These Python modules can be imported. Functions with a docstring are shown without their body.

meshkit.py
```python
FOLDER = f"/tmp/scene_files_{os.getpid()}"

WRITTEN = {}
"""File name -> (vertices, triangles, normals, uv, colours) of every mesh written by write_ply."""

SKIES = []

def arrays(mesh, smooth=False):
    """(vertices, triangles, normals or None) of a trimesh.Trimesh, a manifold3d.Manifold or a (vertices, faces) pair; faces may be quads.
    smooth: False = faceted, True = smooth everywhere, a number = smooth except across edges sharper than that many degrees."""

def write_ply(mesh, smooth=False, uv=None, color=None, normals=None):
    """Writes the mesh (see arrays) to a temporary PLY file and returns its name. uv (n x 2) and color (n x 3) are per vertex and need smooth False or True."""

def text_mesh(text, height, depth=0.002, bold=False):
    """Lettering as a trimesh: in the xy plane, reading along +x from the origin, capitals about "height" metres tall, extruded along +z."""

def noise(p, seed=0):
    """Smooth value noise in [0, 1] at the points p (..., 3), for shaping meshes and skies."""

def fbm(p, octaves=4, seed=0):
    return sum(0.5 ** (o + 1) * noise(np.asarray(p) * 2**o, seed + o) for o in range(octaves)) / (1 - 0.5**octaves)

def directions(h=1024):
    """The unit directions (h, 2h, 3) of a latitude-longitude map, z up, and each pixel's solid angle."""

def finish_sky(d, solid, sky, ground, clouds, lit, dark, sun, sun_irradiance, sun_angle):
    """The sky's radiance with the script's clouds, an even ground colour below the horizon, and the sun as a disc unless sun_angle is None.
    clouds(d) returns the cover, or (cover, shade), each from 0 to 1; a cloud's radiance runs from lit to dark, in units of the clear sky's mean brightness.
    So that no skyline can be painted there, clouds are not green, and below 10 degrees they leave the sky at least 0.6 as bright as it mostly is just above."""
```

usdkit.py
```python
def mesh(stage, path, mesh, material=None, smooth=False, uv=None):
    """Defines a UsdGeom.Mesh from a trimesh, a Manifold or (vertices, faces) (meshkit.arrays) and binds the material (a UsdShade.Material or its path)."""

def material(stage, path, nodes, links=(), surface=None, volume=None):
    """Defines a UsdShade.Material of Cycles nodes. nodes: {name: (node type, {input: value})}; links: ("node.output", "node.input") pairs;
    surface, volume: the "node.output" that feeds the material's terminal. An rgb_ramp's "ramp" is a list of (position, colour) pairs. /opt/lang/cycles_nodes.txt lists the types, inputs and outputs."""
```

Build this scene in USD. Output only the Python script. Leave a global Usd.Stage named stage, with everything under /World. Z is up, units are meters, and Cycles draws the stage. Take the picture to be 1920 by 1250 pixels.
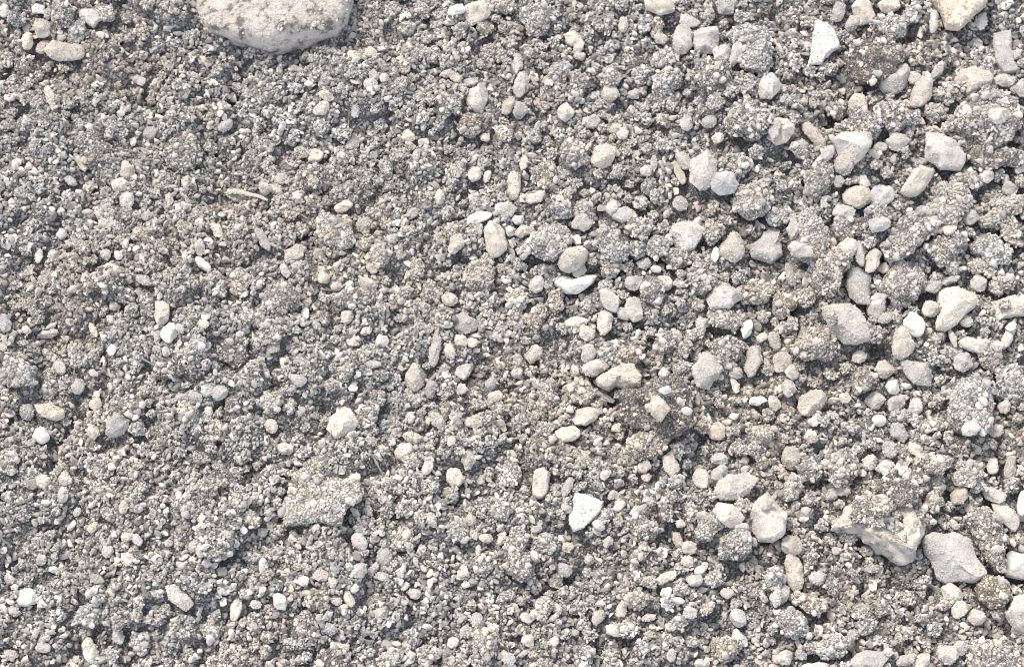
import math, random
import numpy as np
import trimesh
from scipy import ndimage
import usdkit, meshkit
from pxr import Usd, UsdGeom, UsdLux, UsdShade, Gf, Sdf, Vt

stage = Usd.Stage.CreateInMemory()
UsdGeom.SetStageUpAxis(stage, "Z")
UsdGeom.SetStageMetersPerUnit(stage, 1.0)
UsdGeom.Xform.Define(stage, "/World")
UsdGeom.Scope.Define(stage, "/World/Looks")

# ------------------------------------------------------------------ camera
W, H = 1920.0, 1250.0
HFOV, PITCH = math.radians(32), math.radians(66)
TX = math.tan(HFOV / 2)
DIST = 0.5 / TX
CAM = np.array([0, -DIST * math.cos(PITCH), DIST * math.sin(PITCH)])
cam = UsdGeom.Camera.Define(stage, "/World/camera")
cam.AddTranslateOp().Set(Gf.Vec3d(*CAM))
cam.AddRotateXOp().Set(90 - math.degrees(PITCH))
cam.CreateHorizontalApertureAttr(36.0)
cam.CreateVerticalApertureAttr(36.0 * 666 / 1024)
cam.CreateFocalLengthAttr(18.0 / TX)
cam.CreateClippingRangeAttr(Gf.Vec2f(0.05, 1000))
cam.CreateExposureAttr(1.92)

# ------------------------------------------------------------------ sky and a soft veiled sun, high and beyond the top of the picture
SUN = np.array([-0.50, 0.55, 1.0]); SUN /= np.linalg.norm(SUN)
ELEV, ROT = math.asin(SUN[2]), math.atan2(SUN[0], SUN[1])
usdkit.material(stage, "/World/Looks/sky_look", {
    "sky": ("sky_texture", {"sky_type": "single_scattering", "sun_disc": False, "sun_elevation": ELEV, "sun_rotation": ROT, "aerosol_density": 2.0}),
    "tc": ("texture_coordinate", {}),
    "n": ("noise_texture", {"scale": 2.2, "detail": 5, "roughness": 0.55}),
    "r": ("rgb_ramp", {"ramp": [(0.30, (0.05, 0.05, 0.05)), (0.66, (0.65, 0.65, 0.65))]}),
    "m": ("mix", {"color2": (5.4, 5.5, 5.7)}),
    "bg": ("background_shader", {"strength": 0.12}),
}, [("tc.generated", "n.vector"), ("n.fac", "r.fac"), ("r.color", "m.fac"), ("sky.color", "m.color1"), ("m.color", "bg.color")], surface="bg.background")
dome = UsdLux.DomeLight.Define(stage, "/World/sky")
UsdShade.MaterialBindingAPI.Apply(dome.GetPrim()).Bind(UsdShade.Material.Get(stage, "/World/Looks/sky_look"))
dome.GetPrim().SetCustomDataByKey("kind", "structure")
sun = UsdLux.DistantLight.Define(stage, "/World/sun")
sun.CreateIntensityAttr(0.4); sun.CreateAngleAttr(18.0); sun.CreateNormalizeAttr(True) if hasattr(sun, "CreateNormalizeAttr") else None
sun.CreateColorAttr(Gf.Vec3f(1.0, 0.92, 0.815))
zax = Gf.Vec3d(*SUN)
sun.AddTransformOp().Set(Gf.Matrix4d().SetRotate(Gf.Rotation(Gf.Vec3d(0, 0, 1), zax)))

# ------------------------------------------------------------------ helpers
RNG = np.random.default_rng(7)
F_ = np.array([0, math.cos(PITCH), -math.sin(PITCH)]); U_ = np.array([0, math.sin(PITCH), math.cos(PITCH)]); R_ = np.array([1.0, 0, 0])

def at(px, py, z=0.0):
    """The point of the level z that stands at a place of the photograph."""
    u, v = (px - W / 2) / (W / 2) * TX, (H / 2 - py) / (W / 2) * TX
    d = F_ + u * R_ + v * U_
    return CAM + d * ((z - CAM[2]) / d[2])

def to_px(p):
    d = np.asarray(p) - CAM
    k = (d @ F_) * TX
    return np.stack([W / 2 + (d @ R_) / k * W / 2, H / 2 - (d @ U_) / k * W / 2], -1)

used = {}
def numbered(parent, name):
    k = (parent, name); n = used.get(k, 0); used[k] = n + 1
    return f"{parent}/{name}" + (f"_{n:03d}" if n else "")

def tag(prim, label=None, cat=None, group=None, kind=None):
    for key, v in (("label", label), ("category", cat), ("group", group), ("kind", kind)):
        if v: prim.SetCustomDataByKey(key, v)

def put(name, mesh, look, parent="/World", smooth=False):
    path = numbered(parent, name)
    usdkit.mesh(stage, path, mesh, f"/World/Looks/{look}", smooth=smooth)
    return stage.GetPrimAtPath(path)

def tones(prim, mesh_grains, g, per=12, lo=0.0):
    """Gives every grain of a joined mesh a tone of its own."""
    n = len(mesh_grains[0]) // per
    t = np.repeat(lo + (1 - lo) * g.uniform(0, 1, n), per).astype(np.float32)
    UsdGeom.PrimvarsAPI(prim).CreatePrimvar("tone", Sdf.ValueTypeNames.FloatArray, "vertex").Set(Vt.FloatArray.FromNumpy(t))

def group_of(name, loc):
    path = numbered("/World", name)
    x = UsdGeom.Xform.Define(stage, path)
    x.AddTranslateOp().Set(Gf.Vec3d(*map(float, loc)))
    return x.GetPrim()

# ------------------------------------------------------------------ materials
def rock_look(name, c, dark=0.62, speck=0.9, bump=0.002, big=55, lo=0.28):
    c = np.array(c)
    usdkit.material(stage, f"/World/Looks/{name}", {
        "g": ("geometry", {}), "oi": ("object_info", {}),
        "off": ("vector_math", {"math_type": "multiply_add", "vector2": (1, 1, 1), "vector3": (0, 0, 0)}),
        "n1": ("noise_texture", {"scale": big, "detail": 5, "roughness": 0.62}),
        "r1": ("rgb_ramp", {"ramp": [(lo, c * dark * np.array([0.95, 0.97, 1.0])), (max(0.46, lo + 0.05), c * 0.92), (0.60, c * 1.08), (0.78, np.minimum(c * 1.28 * np.array([1.02, 1.0, 0.97]), 0.86))]}),
        "n2": ("noise_texture", {"scale": 620, "detail": 3, "roughness": 0.7}),
        "r2": ("rgb_ramp", {"ramp": [(0.28, (0.62, 0.61, 0.60)), (0.42, (0.90, 0.89, 0.88)), (0.55, (1, 1, 1)), (0.72, (1.16, 1.15, 1.13))]}),
        "m": ("mix", {"mix_type": "multiply", "fac": speck}),
        "rr": ("rgb_ramp", {"ramp": [(0, (0.85, 0.845, 0.84)), (0.5, (1, 1, 1)), (1, (1.14, 1.11, 1.05))]}),
        "m2": ("mix", {"mix_type": "multiply", "fac": 1.0}),
        "n3": ("noise_texture", {"scale": 260, "detail": 7, "roughness": 0.68}),
        "b": ("bump", {"strength": 1.0, "distance": bump}),
        "p": ("principled_bsdf", {"roughness": 0.92, "specular_ior_level": 0.18, "diffuse_roughness": 0.4}),
    }, [("g.position", "n1.vector"), ("g.position", "n2.vector"), ("g.position", "n3.vector"), ("n1.fac", "r1.fac"), ("n2.fac", "r2.fac"),
        ("r1.color", "m.color1"), ("r2.color", "m.color2"), ("oi.random", "rr.fac"), ("m.color", "m2.color1"), ("rr.color", "m2.color2"),
        ("n3.fac", "b.height"), ("b.normal", "p.normal"), ("m2.color", "p.base_color")], surface="p.BSDF")

def soil_look(name, c):
    c = np.array(c)
    usdkit.material(stage, f"/World/Looks/{name}", {      # silt and sand too fine to build grain by grain
        "g": ("geometry", {}), "v": ("voronoi_texture", {"scale": 620.0, "randomness": 1.0}), "v2": ("voronoi_texture", {"scale": 1150.0}),
        "sc": ("separate_color", {}), "sc2": ("separate_color", {}),
        "r": ("rgb_ramp", {"ramp": [(0.0, 0.070 * c), (0.4, 0.105 * c), (0.7, 0.155 * c), (0.9, 0.25 * c), (1.0, 0.34 * c)]}),
        "r2": ("rgb_ramp", {"ramp": [(0.0, (0.6, 0.6, 0.6)), (0.6, (1, 1, 1)), (1.0, (1.5, 1.47, 1.42))]}),
        "n": ("noise_texture", {"scale": 22, "detail": 4}), "rn": ("rgb_ramp", {"ramp": [(0.35, (0.80, 0.77, 0.74)), (0.6, (1.08, 1.07, 1.05))]}),
        "m": ("mix", {"mix_type": "multiply", "fac": 1.0}), "m2": ("mix", {"mix_type": "multiply", "fac": 1.0}),
        "add": ("math", {"math_type": "multiply_add", "value2": 0.5}),
        "b": ("bump", {"strength": 1.0, "distance": 0.0016, "invert": True}),
        "p": ("principled_bsdf", {"roughness": 0.95, "specular_ior_level": 0.15, "diffuse_roughness": 0.4}),
    }, [("g.position", "v.vector"), ("g.position", "v2.vector"), ("g.position", "n.vector"), ("v.color", "sc.color"), ("v2.color", "sc2.color"), ("sc.r", "r.fac"), ("sc2.r", "r2.fac"), ("n.fac", "rn.fac"),
        ("r.color", "m.color1"), ("r2.color", "m.color2"), ("m.color", "m2.color1"), ("rn.color", "m2.color2"), ("v2.distance", "add.value1"), ("v.distance", "add.value3"), ("add.value", "b.height"),
        ("b.normal", "p.normal"), ("m2.color", "p.base_color")], surface="p.BSDF")

COL = {"w": (0.47, 0.445, 0.405), "W": (0.58, 0.555, 0.51), "p": (0.365, 0.341, 0.31), "b": (0.425, 0.38, 0.323), "g": (0.285, 0.270, 0.252), "t": (0.30, 0.27, 0.235),
       "d": (0.215, 0.19, 0.168), "o": (0.42, 0.355, 0.285), "k": (0.39, 0.35, 0.31), "l": (0.355, 0.343, 0.325), "y": (0.47, 0.45, 0.37)}
WORD = {"w": "white", "W": "bright white", "p": "pale grey", "b": "beige", "g": "grey", "t": "tan-grey", "d": "dark brown", "o": "orange-tan", "k": "pinkish grey", "l": "light grey", "y": "pale yellowish"}
for k, c in COL.items():
    rock_look("stone_" + WORD[k].replace(" ", "_").replace("-", "_"), c, speck=0.55 if k in "wW" else 0.85, dark=0.75 if k in "wW" else 0.62)
LOOK = {k: "stone_" + WORD[k].replace(" ", "_").replace("-", "_") for k in COL}
EARTH = {"d": (0.105, 0.094, 0.085), "t": (0.145, 0.134, 0.122), "p": (0.19, 0.183, 0.172), "b": (0.21, 0.194, 0.172), "g": (0.145, 0.142, 0.138), "o": (0.19, 0.165, 0.138), "k": (0.175, 0.16, 0.149), "l": (0.18, 0.174, 0.164)}
for k, c in EARTH.items():
    soil_look("earth_" + WORD[k].replace(" ", "_").replace("-", "_"), np.array(c) / 0.105)
ELOOK = {k: "earth_" + WORD[k].replace(" ", "_").replace("-", "_") for k in EARTH}
rock_look("boulder_look", (0.56, 0.492, 0.43), dark=0.36, bump=0.007, big=80, lo=0.37)
soil_look("ground_look", (1.0, 0.98, 0.955))
rock_look("wood_look", (0.37, 0.33, 0.275), bump=0.0015)
rock_look("root_look", (0.22, 0.20, 0.18), bump=0.001)

GRAIN = [(0.0, (0.12, 0.114, 0.108)), (0.16, (0.185, 0.176, 0.167)), (0.4, (0.26, 0.248, 0.234)), (0.62, (0.325, 0.308, 0.287)), (0.8, (0.38, 0.357, 0.326)),
         (0.92, (0.42, 0.39, 0.352)), (0.98, (0.45, 0.425, 0.39)), (1.0, (0.53, 0.51, 0.475))]
def grain_look(name, gain=1.0, island=False, warm=0.85, tint=(1.05, 1.0, 0.945)):
    nodes = {
        "g": ("geometry", {}), "oi": ("object_info", {}), "at": ("attribute", {"attribute": "tone"}),
        "wn": ("white_noise_texture", {"dimensions": "3D"}),
        "r": ("rgb_ramp", {"ramp": [(a, tuple(np.minimum(np.array(c) * gain * np.array(tint), 0.85))) for a, c in GRAIN]}),
        "n2": ("noise_texture", {"scale": 700, "detail": 3, "roughness": 0.7}),
        "r2": ("rgb_ramp", {"ramp": [(0.30, (0.55, 0.54, 0.53)), (0.48, (0.97, 0.97, 0.96)), (0.7, (1.15, 1.14, 1.12))]}),
        "m": ("mix", {"mix_type": "multiply", "fac": 0.8}),
        "np": ("noise_texture", {"scale": 5.5, "detail": 3, "roughness": 0.6}),
        "rp": ("rgb_ramp", {"ramp": [(0.34, (0.97, 0.99, 1.01)), (0.48, (1, 1, 1)), (0.60, (0.98, 0.93, 0.87)), (0.7, (0.87, 0.81, 0.745))]}),
        "m2": ("mix", {"mix_type": "multiply", "fac": warm}),
        "b": ("bump", {"strength": 0.8, "distance": 0.0006}),
        "p": ("principled_bsdf", {"roughness": 0.92, "specular_ior_level": 0.2, "diffuse_roughness": 0.4}),
    }
    links = [("g.position", "n2.vector"), ("n2.fac", "r2.fac"), ("r.color", "m.color1"), ("r2.color", "m.color2"), ("g.position", "np.vector"), ("np.fac", "rp.fac"),
             ("m.color", "m2.color1"), ("rp.color", "m2.color2"), ("n2.fac", "b.height"), ("b.normal", "p.normal"), ("m2.color", "p.base_color")]
    links += [("at.fac", "r.fac")] if island else [("oi.location", "wn.vector"), ("wn.value", "r.fac")]
    usdkit.material(stage, f"/World/Looks/{name}", nodes, links, surface="p.BSDF")
grain_look("grit_look", 0.85, tint=(1.03, 1.0, 0.96))
grain_look("gravel_look", 1.15, warm=0.5)
grain_look("crust_cool", 1.05, island=True, tint=(1.02, 1.0, 0.975))
grain_look("crust_warm", 1.05, island=True, tint=(1.03, 0.99, 0.92))
grain_look("crust_brown", 1.1, island=True, tint=(1.02, 0.985, 0.94))

# ------------------------------------------------------------------ the lie of the ground: a height map in metres
STEP = 0.0016
X0, X1, Y0, Y1 = -0.86, 0.86, -0.62, 0.70
gx, gy = np.arange(X0, X1, STEP), np.arange(Y0, Y1, STEP)
NX, NY = len(gx), len(gy)
GX, GY = np.meshgrid(gx, gy)
P3 = np.stack([GX, GY, np.zeros_like(GX)], -1)
base = (meshkit.fbm(P3 * 4.5, 3, 3) - 0.5) * 0.055 + (meshkit.fbm(P3 * 16, 3, 9) - 0.5) * 0.022
# hollows and mounds seen in the photograph: x, y, radius in pixels, depth in millimetres (negative = mound)
HOLLOWS = [(392, 265, 55, 16), (402, 355, 45, 12), (425, 170, 45, 12), (455, 110, 55, 14), (1905, 285, 45, 16), (1908, 700, 50, 18), (1640, 1055, 70, 18), (745, 725, 45, 14), (590, 790, 55, 14),
           (860, 940, 50, 12), (375, 890, 45, 14), (470, 900, 45, 12), (650, 1000, 60, 10), (520, 1010, 55, 10), (110, 1020, 70, 10), (790, 1220, 50, 12), (1110, 1210, 55, 14), (1040, 1080, 60, 12), (1080, 1040, 40, 10),
           (1390, 1070, 60, 8), (1320, 880, 40, 10), (1140, 770, 40, 12), (1580, 190, 60, 12), (1555, 240, 40, 14), (1640, 640, 50, 14), (1500, 590, 50, 8), (1340, 790, 40, 10), (1670, 130, 60, 8), (1230, 55, 50, 10),
           (155, 760, 55, 12), (300, 660, 45, 10), (700, 250, 60, 8), (870, 270, 45, 12), (1440, 370, 60, 8), (960, 1230, 50, 8), (150, 1140, 60, 8), (1275, 1020, 40, 10), (250, 180, 80, 8), (60, 500, 60, 8),
           (640, 180, 90, -10), (560, 370, 70, -8), (830, 190, 80, -10), (500, 600, 90, -10), (250, 520, 90, -8), (800, 1000, 120, -8), (400, 1010, 90, -12), (1230, 770, 100, -8), (600, 920, 100, -8), (1700, 900, 110, -10), (1560, 480, 120, -6), (1840, 240, 110, -8)]
for px, py, r, dp in HOLLOWS:
    c = at(px, py); rr = r * 0.00052
    base -= dp * 0.001 * np.exp(-((GX - c[0]) ** 2 + (GY - c[1]) ** 2) / (rr * rr))

def stamp(hm, x, y, rx, h, z, ry=None, mode="max"):
    """Adds a dome to a height map."""
    i, j, k = (x - X0) / STEP, (y - Y0) / STEP, int(rx / STEP) + 1
    i0, i1, j0, j1 = max(0, int(i) - k), min(NX, int(i) + k + 2), max(0, int(j) - k), min(NY, int(j) + k + 2)
    if i0 >= i1 or j0 >= j1: return
    d2 = ((gx[i0:i1] - x) ** 2)[None, :] + ((gy[j0:j1] - y) ** 2)[:, None]
    q = 1 - d2 / (rx * rx)
    v = np.where(q > 0, z + h * np.sqrt(np.maximum(q, 0)), -9)
    np.maximum(hm[j0:j1, i0:i1], v, out=hm[j0:j1, i0:i1])

def sample(hm, x, y):
    i, j = np.clip((np.asarray(x) - X0) / STEP, 0, NX - 1.001), np.clip((np.asarray(y) - Y0) / STEP, 0, NY - 1.001)
    return ndimage.map_coordinates(hm, [np.atleast_1d(j), np.atleast_1d(i)], order=1)

lumps = base.copy()
NL = 9000
rb = RNG.uniform(0, 1, NL)
rb = 0.005 + 0.018 * rb ** 2.4
bx, by = RNG.uniform(X0, X1, NL), RNG.uniform(Y0, Y1, NL)
bz = sample(base, bx, by)
for k in range(NL):
    stamp(lumps, bx[k], by[k], rb[k], rb[k] * 0.85, bz[k] - rb[k] * 0.10)
ground = ndimage.gaussian_filter(lumps, 0.7) + (meshkit.fbm(P3 * 160, 2, 21) - 0.5) * 0.004

soft = np.maximum(ndimage.gaussian_filter(ground, 5), ndimage.gaussian_filter(ndimage.maximum_filter(ground, 7), 3) - 0.0025)
ground -= 0.0015 + 0.0050 * np.clip((GX + 0.10) / 0.3, 0, 1)        # the coarse rubble on the right stands clear of the fines

def gz(x, y): return float(sample(ground, x, y)[0])

# one sheet: fine under the camera, ever coarser out to the horizon
def axis(a0, a1, step, far):
    inner = list(np.arange(a0, a1 + step / 2, step)); out, s = [], step
    while sum(out) < far: s *= 1.22; out.append(s)
    c = np.cumsum(out)
    return np.array(list(a0 - c[::-1]) + inner + list(inner[-1] + c))
ax, ay = axis(-0.68, 0.68, 0.0038, 90), axis(-0.48, 0.56, 0.0038, 90)
AX, AY = np.meshgrid(ax, ay)
AZ = sample(ground, AX.ravel(), AY.ravel()).reshape(AX.shape)
edge = np.clip((np.maximum(np.maximum(X0 + 0.1 - AX, AX - X1 + 0.1), np.maximum(Y0 + 0.1 - AY, AY - Y1 + 0.1))) / 0.1, 0, 1)
far = (meshkit.fbm(np.stack([AX, AY, 0 * AX], -1) * 0.9, 4, 5) - 0.5) * 0.08
AZ = AZ * (1 - edge) + far * edge
n, m = len(ax), len(ay)
ii, jj = np.meshgrid(np.arange(n - 1), np.arange(m - 1))
q = np.stack([jj * n + ii, jj * n + ii + 1, (jj + 1) * n + ii + 1, (jj + 1) * n + ii], -1).reshape(-1, 4)
gp = put("ground", (np.stack([AX, AY, AZ], -1).reshape(-1, 3), q), "ground_look", smooth=True)
tag(gp, "dark damp earth under loose gravel and grit", "ground", kind="structure")

# ------------------------------------------------------------------ rocks
ICO = {k: trimesh.creation.icosphere(subdivisions=k) for k in (0, 1, 2, 3, 4, 5)}

def radial(poly, th):
    """Distance from the origin to the outline, seen along each angle."""
    a, b = poly, np.roll(poly, -1, 0)
    c, s = np.cos(th)[:, None], np.sin(th)[:, None]
    e = b - a
    den = c * e[None, :, 1] - s * e[None, :, 0]
    with np.errstate(divide="ignore", invalid="ignore"):
        t = (a[None, :, 0] * e[None, :, 1] - a[None, :, 1] * e[None, :, 0]) / den
        u = np.where(np.abs(c) > np.abs(s), (t * c - a[None, :, 0]) / e[None, :, 0], (t * s - a[None, :, 1]) / e[None, :, 1])
        u2 = ((t * c - a[None, :, 0]) * e[None, :, 0] + (t * s - a[None, :, 1]) * e[None, :, 1]) / (e ** 2).sum(1)[None]
    ok = (t > 0) & (u2 > -1e-6) & (u2 < 1 + 1e-6)
    t = np.where(ok, t, 0)
    return np.maximum(t.max(1), 1e-4)

def rock(poly, h, seed, kind, sub, cuts=None, lean=0.10):
    """A closed stone with this outline (metres, about the origin) and half height h. kind: r rounded, a angular, c lumpy."""
    g = np.random.default_rng(seed)
    d = np.array(ICO[sub].vertices); f = np.array(ICO[sub].faces)
    rho, z = np.linalg.norm(d[:, :2], axis=1), d[:, 2]
    n = {"r": 2.3, "a": 3.0, "c": 2.4}[kind] if cuts is None else 5.0 if cuts == 3 else 3.2
    s = (rho ** n + np.abs(z) ** n) ** (-1 / n)
    u = np.stack([d[:, 0] * s, d[:, 1] * s, z * s], 1)
    for _ in range({"r": 9, "a": 9, "c": 8}[kind] if cuts is None else 0 if cuts == 3 else cuts):
        az, el = g.uniform(0, 2 * math.pi), g.uniform(0.25, 1.35)
        mnorm = np.array([math.cos(az) * math.cos(el), math.sin(az) * math.cos(el), math.sin(el)])
        t = g.uniform(0.60, 0.94) if kind == "a" else g.uniform(0.66, 0.95)
        u -= np.maximum(u @ mnorm - t, 0)[:, None] * mnorm
    th = np.arctan2(d[:, 1], d[:, 0])
    R = radial(poly, th)
    v = np.stack([u[:, 0] * R, u[:, 1] * R, u[:, 2] * h], 1)
    size = math.sqrt(abs(0.5 * np.sum(poly[:, 0] * np.roll(poly[:, 1], -1) - poly[:, 1] * np.roll(poly[:, 0], -1))))
    nrm = u / np.linalg.norm(u, axis=1, keepdims=True)
    amp, fr = ((0.075, 4.5) if cuts == 3 else (0.12, 3.0)) if cuts is not None and kind != "c" else {"r": (0.27, 2.4), "a": (0.14, 3.0), "c": (0.46, 3.0)}[kind]
    o = g.uniform(0, 50, 3)
    k = (meshkit.fbm(v / size * fr + o, 4, seed % 1000) - 0.5) * amp * size
    k += (meshkit.fbm(v / 0.006 + o, 3, seed % 997) - 0.5) * {"c": 0.0036, "a": 0.0016, "r": 0.0014}[kind]
    v = v + nrm * k[:, None]
    # a slight lean
    ang = g.normal(0, lean, 2)
    v[:, 2] += v[:, 0] * ang[0] + v[:, 1] * ang[1]
    return v, f

def outline(cx, cy, L, B, deg, kind, seed):
    """Pixel outline of a stone given as centre, length, breadth and slant."""
    g = np.random.default_rng(seed + 5)
    if kind == "a":
        k = g.integers(6, 9); t = (np.arange(k) + g.uniform(-0.32, 0.32, k)) / k * 2 * math.pi + g.uniform(0, 6)
        r = 1.08 * (1 + g.uniform(-0.12, 0.10, k))
    else:
        k = 26; t = np.arange(k) / k * 2 * math.pi
        w = {"r": 0.05, "c": 0.085}[kind]
        r = 1 + sum(g.normal(0, w / j ** 0.6) * np.cos(j * t + g.uniform(0, 6)) for j in range(2, 7))
    p = np.stack([L / 2 * r * np.cos(t), B / 2 * r * np.sin(t)], 1)
    a = math.radians(deg); c, s = math.cos(a), math.sin(a)
    return np.stack([cx + p[:, 0] * c + p[:, 1] * s, cy - p[:, 0] * s + p[:, 1] * c], 1)

G12 = np.array(ICO[0].vertices); G12F = np.array(ICO[0].faces)
def grains(points, radii, g, flat=(0.35, 0.9)):
    """Many angular grains as one mesh."""
    k = len(points)
    v = np.repeat(G12[None], k, 0) * (1 + g.uniform(-0.42, 0.25, (k, 12, 1))) + g.normal(0, 0.17, (k, 12, 3))
    v *= np.stack([np.ones(k), g.uniform(0.5, 1.05, k), g.uniform(*flat, k)], 1)[:, None, :]
    qn = g.normal(0, 1, (k, 4)); qn /= np.linalg.norm(qn, axis=1, keepdims=True)
    w, x, y, z = qn.T
    Rm = np.stack([1 - 2 * (y * y + z * z), 2 * (x * y - z * w), 2 * (x * z + y * w), 2 * (x * y + z * w), 1 - 2 * (x * x + z * z), 2 * (y * z - x * w), 2 * (x * z - y * w), 2 * (y * z + x * w), 1 - 2 * (x * x + y * y)], 1).reshape(k, 3, 3)
    v = np.einsum("kij,knj->kni", Rm, v) * np.asarray(radii)[:, None, None] + np.asarray(points)[:, None, :]
    f = (G12F[None] + 12 * np.arange(k)[:, None, None]).reshape(-1, 3)
    return v.reshape(-1, 3), f

def on_faces(v, f, k, g, up=-0.1):
    """k random points of the surface that face up."""
    a, b, c = v[f[:, 0]], v[f[:, 1]], v[f[:, 2]]
    nn = np.cross(b - a, c - a); ar = np.linalg.norm(nn, axis=1); nn /= np.maximum(ar, 1e-12)[:, None]
    wgt = np.where(nn[:, 2] > up, ar, 0); tot = wgt.sum() / 2
    if tot <= 0: return np.zeros((0, 3)), np.zeros((0, 3))
    if callable(k): k = k(tot)
    i = g.choice(len(f), int(k), p=wgt / wgt.sum())
    r1, r2 = np.sqrt(g.uniform(0, 1, len(i))), g.uniform(0, 1, len(i))
    return a[i] * (1 - r1)[:, None] + b[i] * (r1 * (1 - r2))[:, None] + c[i] * (r1 * r2)[:, None], nn[i]

stones = []         # every single stone and clod: dict(poly px, kind, colour, label ...)
def add(poly, kind, col, name=None, label=None, high=None, **more):
    poly = np.asarray(poly, float)
    x, y = poly[:, 0], poly[:, 1]
    a = 0.5 * np.sum(x * np.roll(y, -1) - y * np.roll(x, -1))
    cx = np.sum((x + np.roll(x, -1)) * (x * np.roll(y, -1) - np.roll(x, -1) * y)) / (6 * a)
    cy = np.sum((y + np.roll(y, -1)) * (x * np.roll(y, -1) - np.roll(x, -1) * y)) / (6 * a)
    cv = np.cov(np.stack([x - cx, y - cy])); ev = np.sqrt(np.abs(np.linalg.eigvalsh(cv)))
    stones.append(dict(poly=poly, kind=kind, col=col, name=name, label=label, c=(cx, cy), size=math.sqrt(abs(a)), aspect=ev[1] / max(ev[0], 1e-6), high=high, **more))

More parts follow.
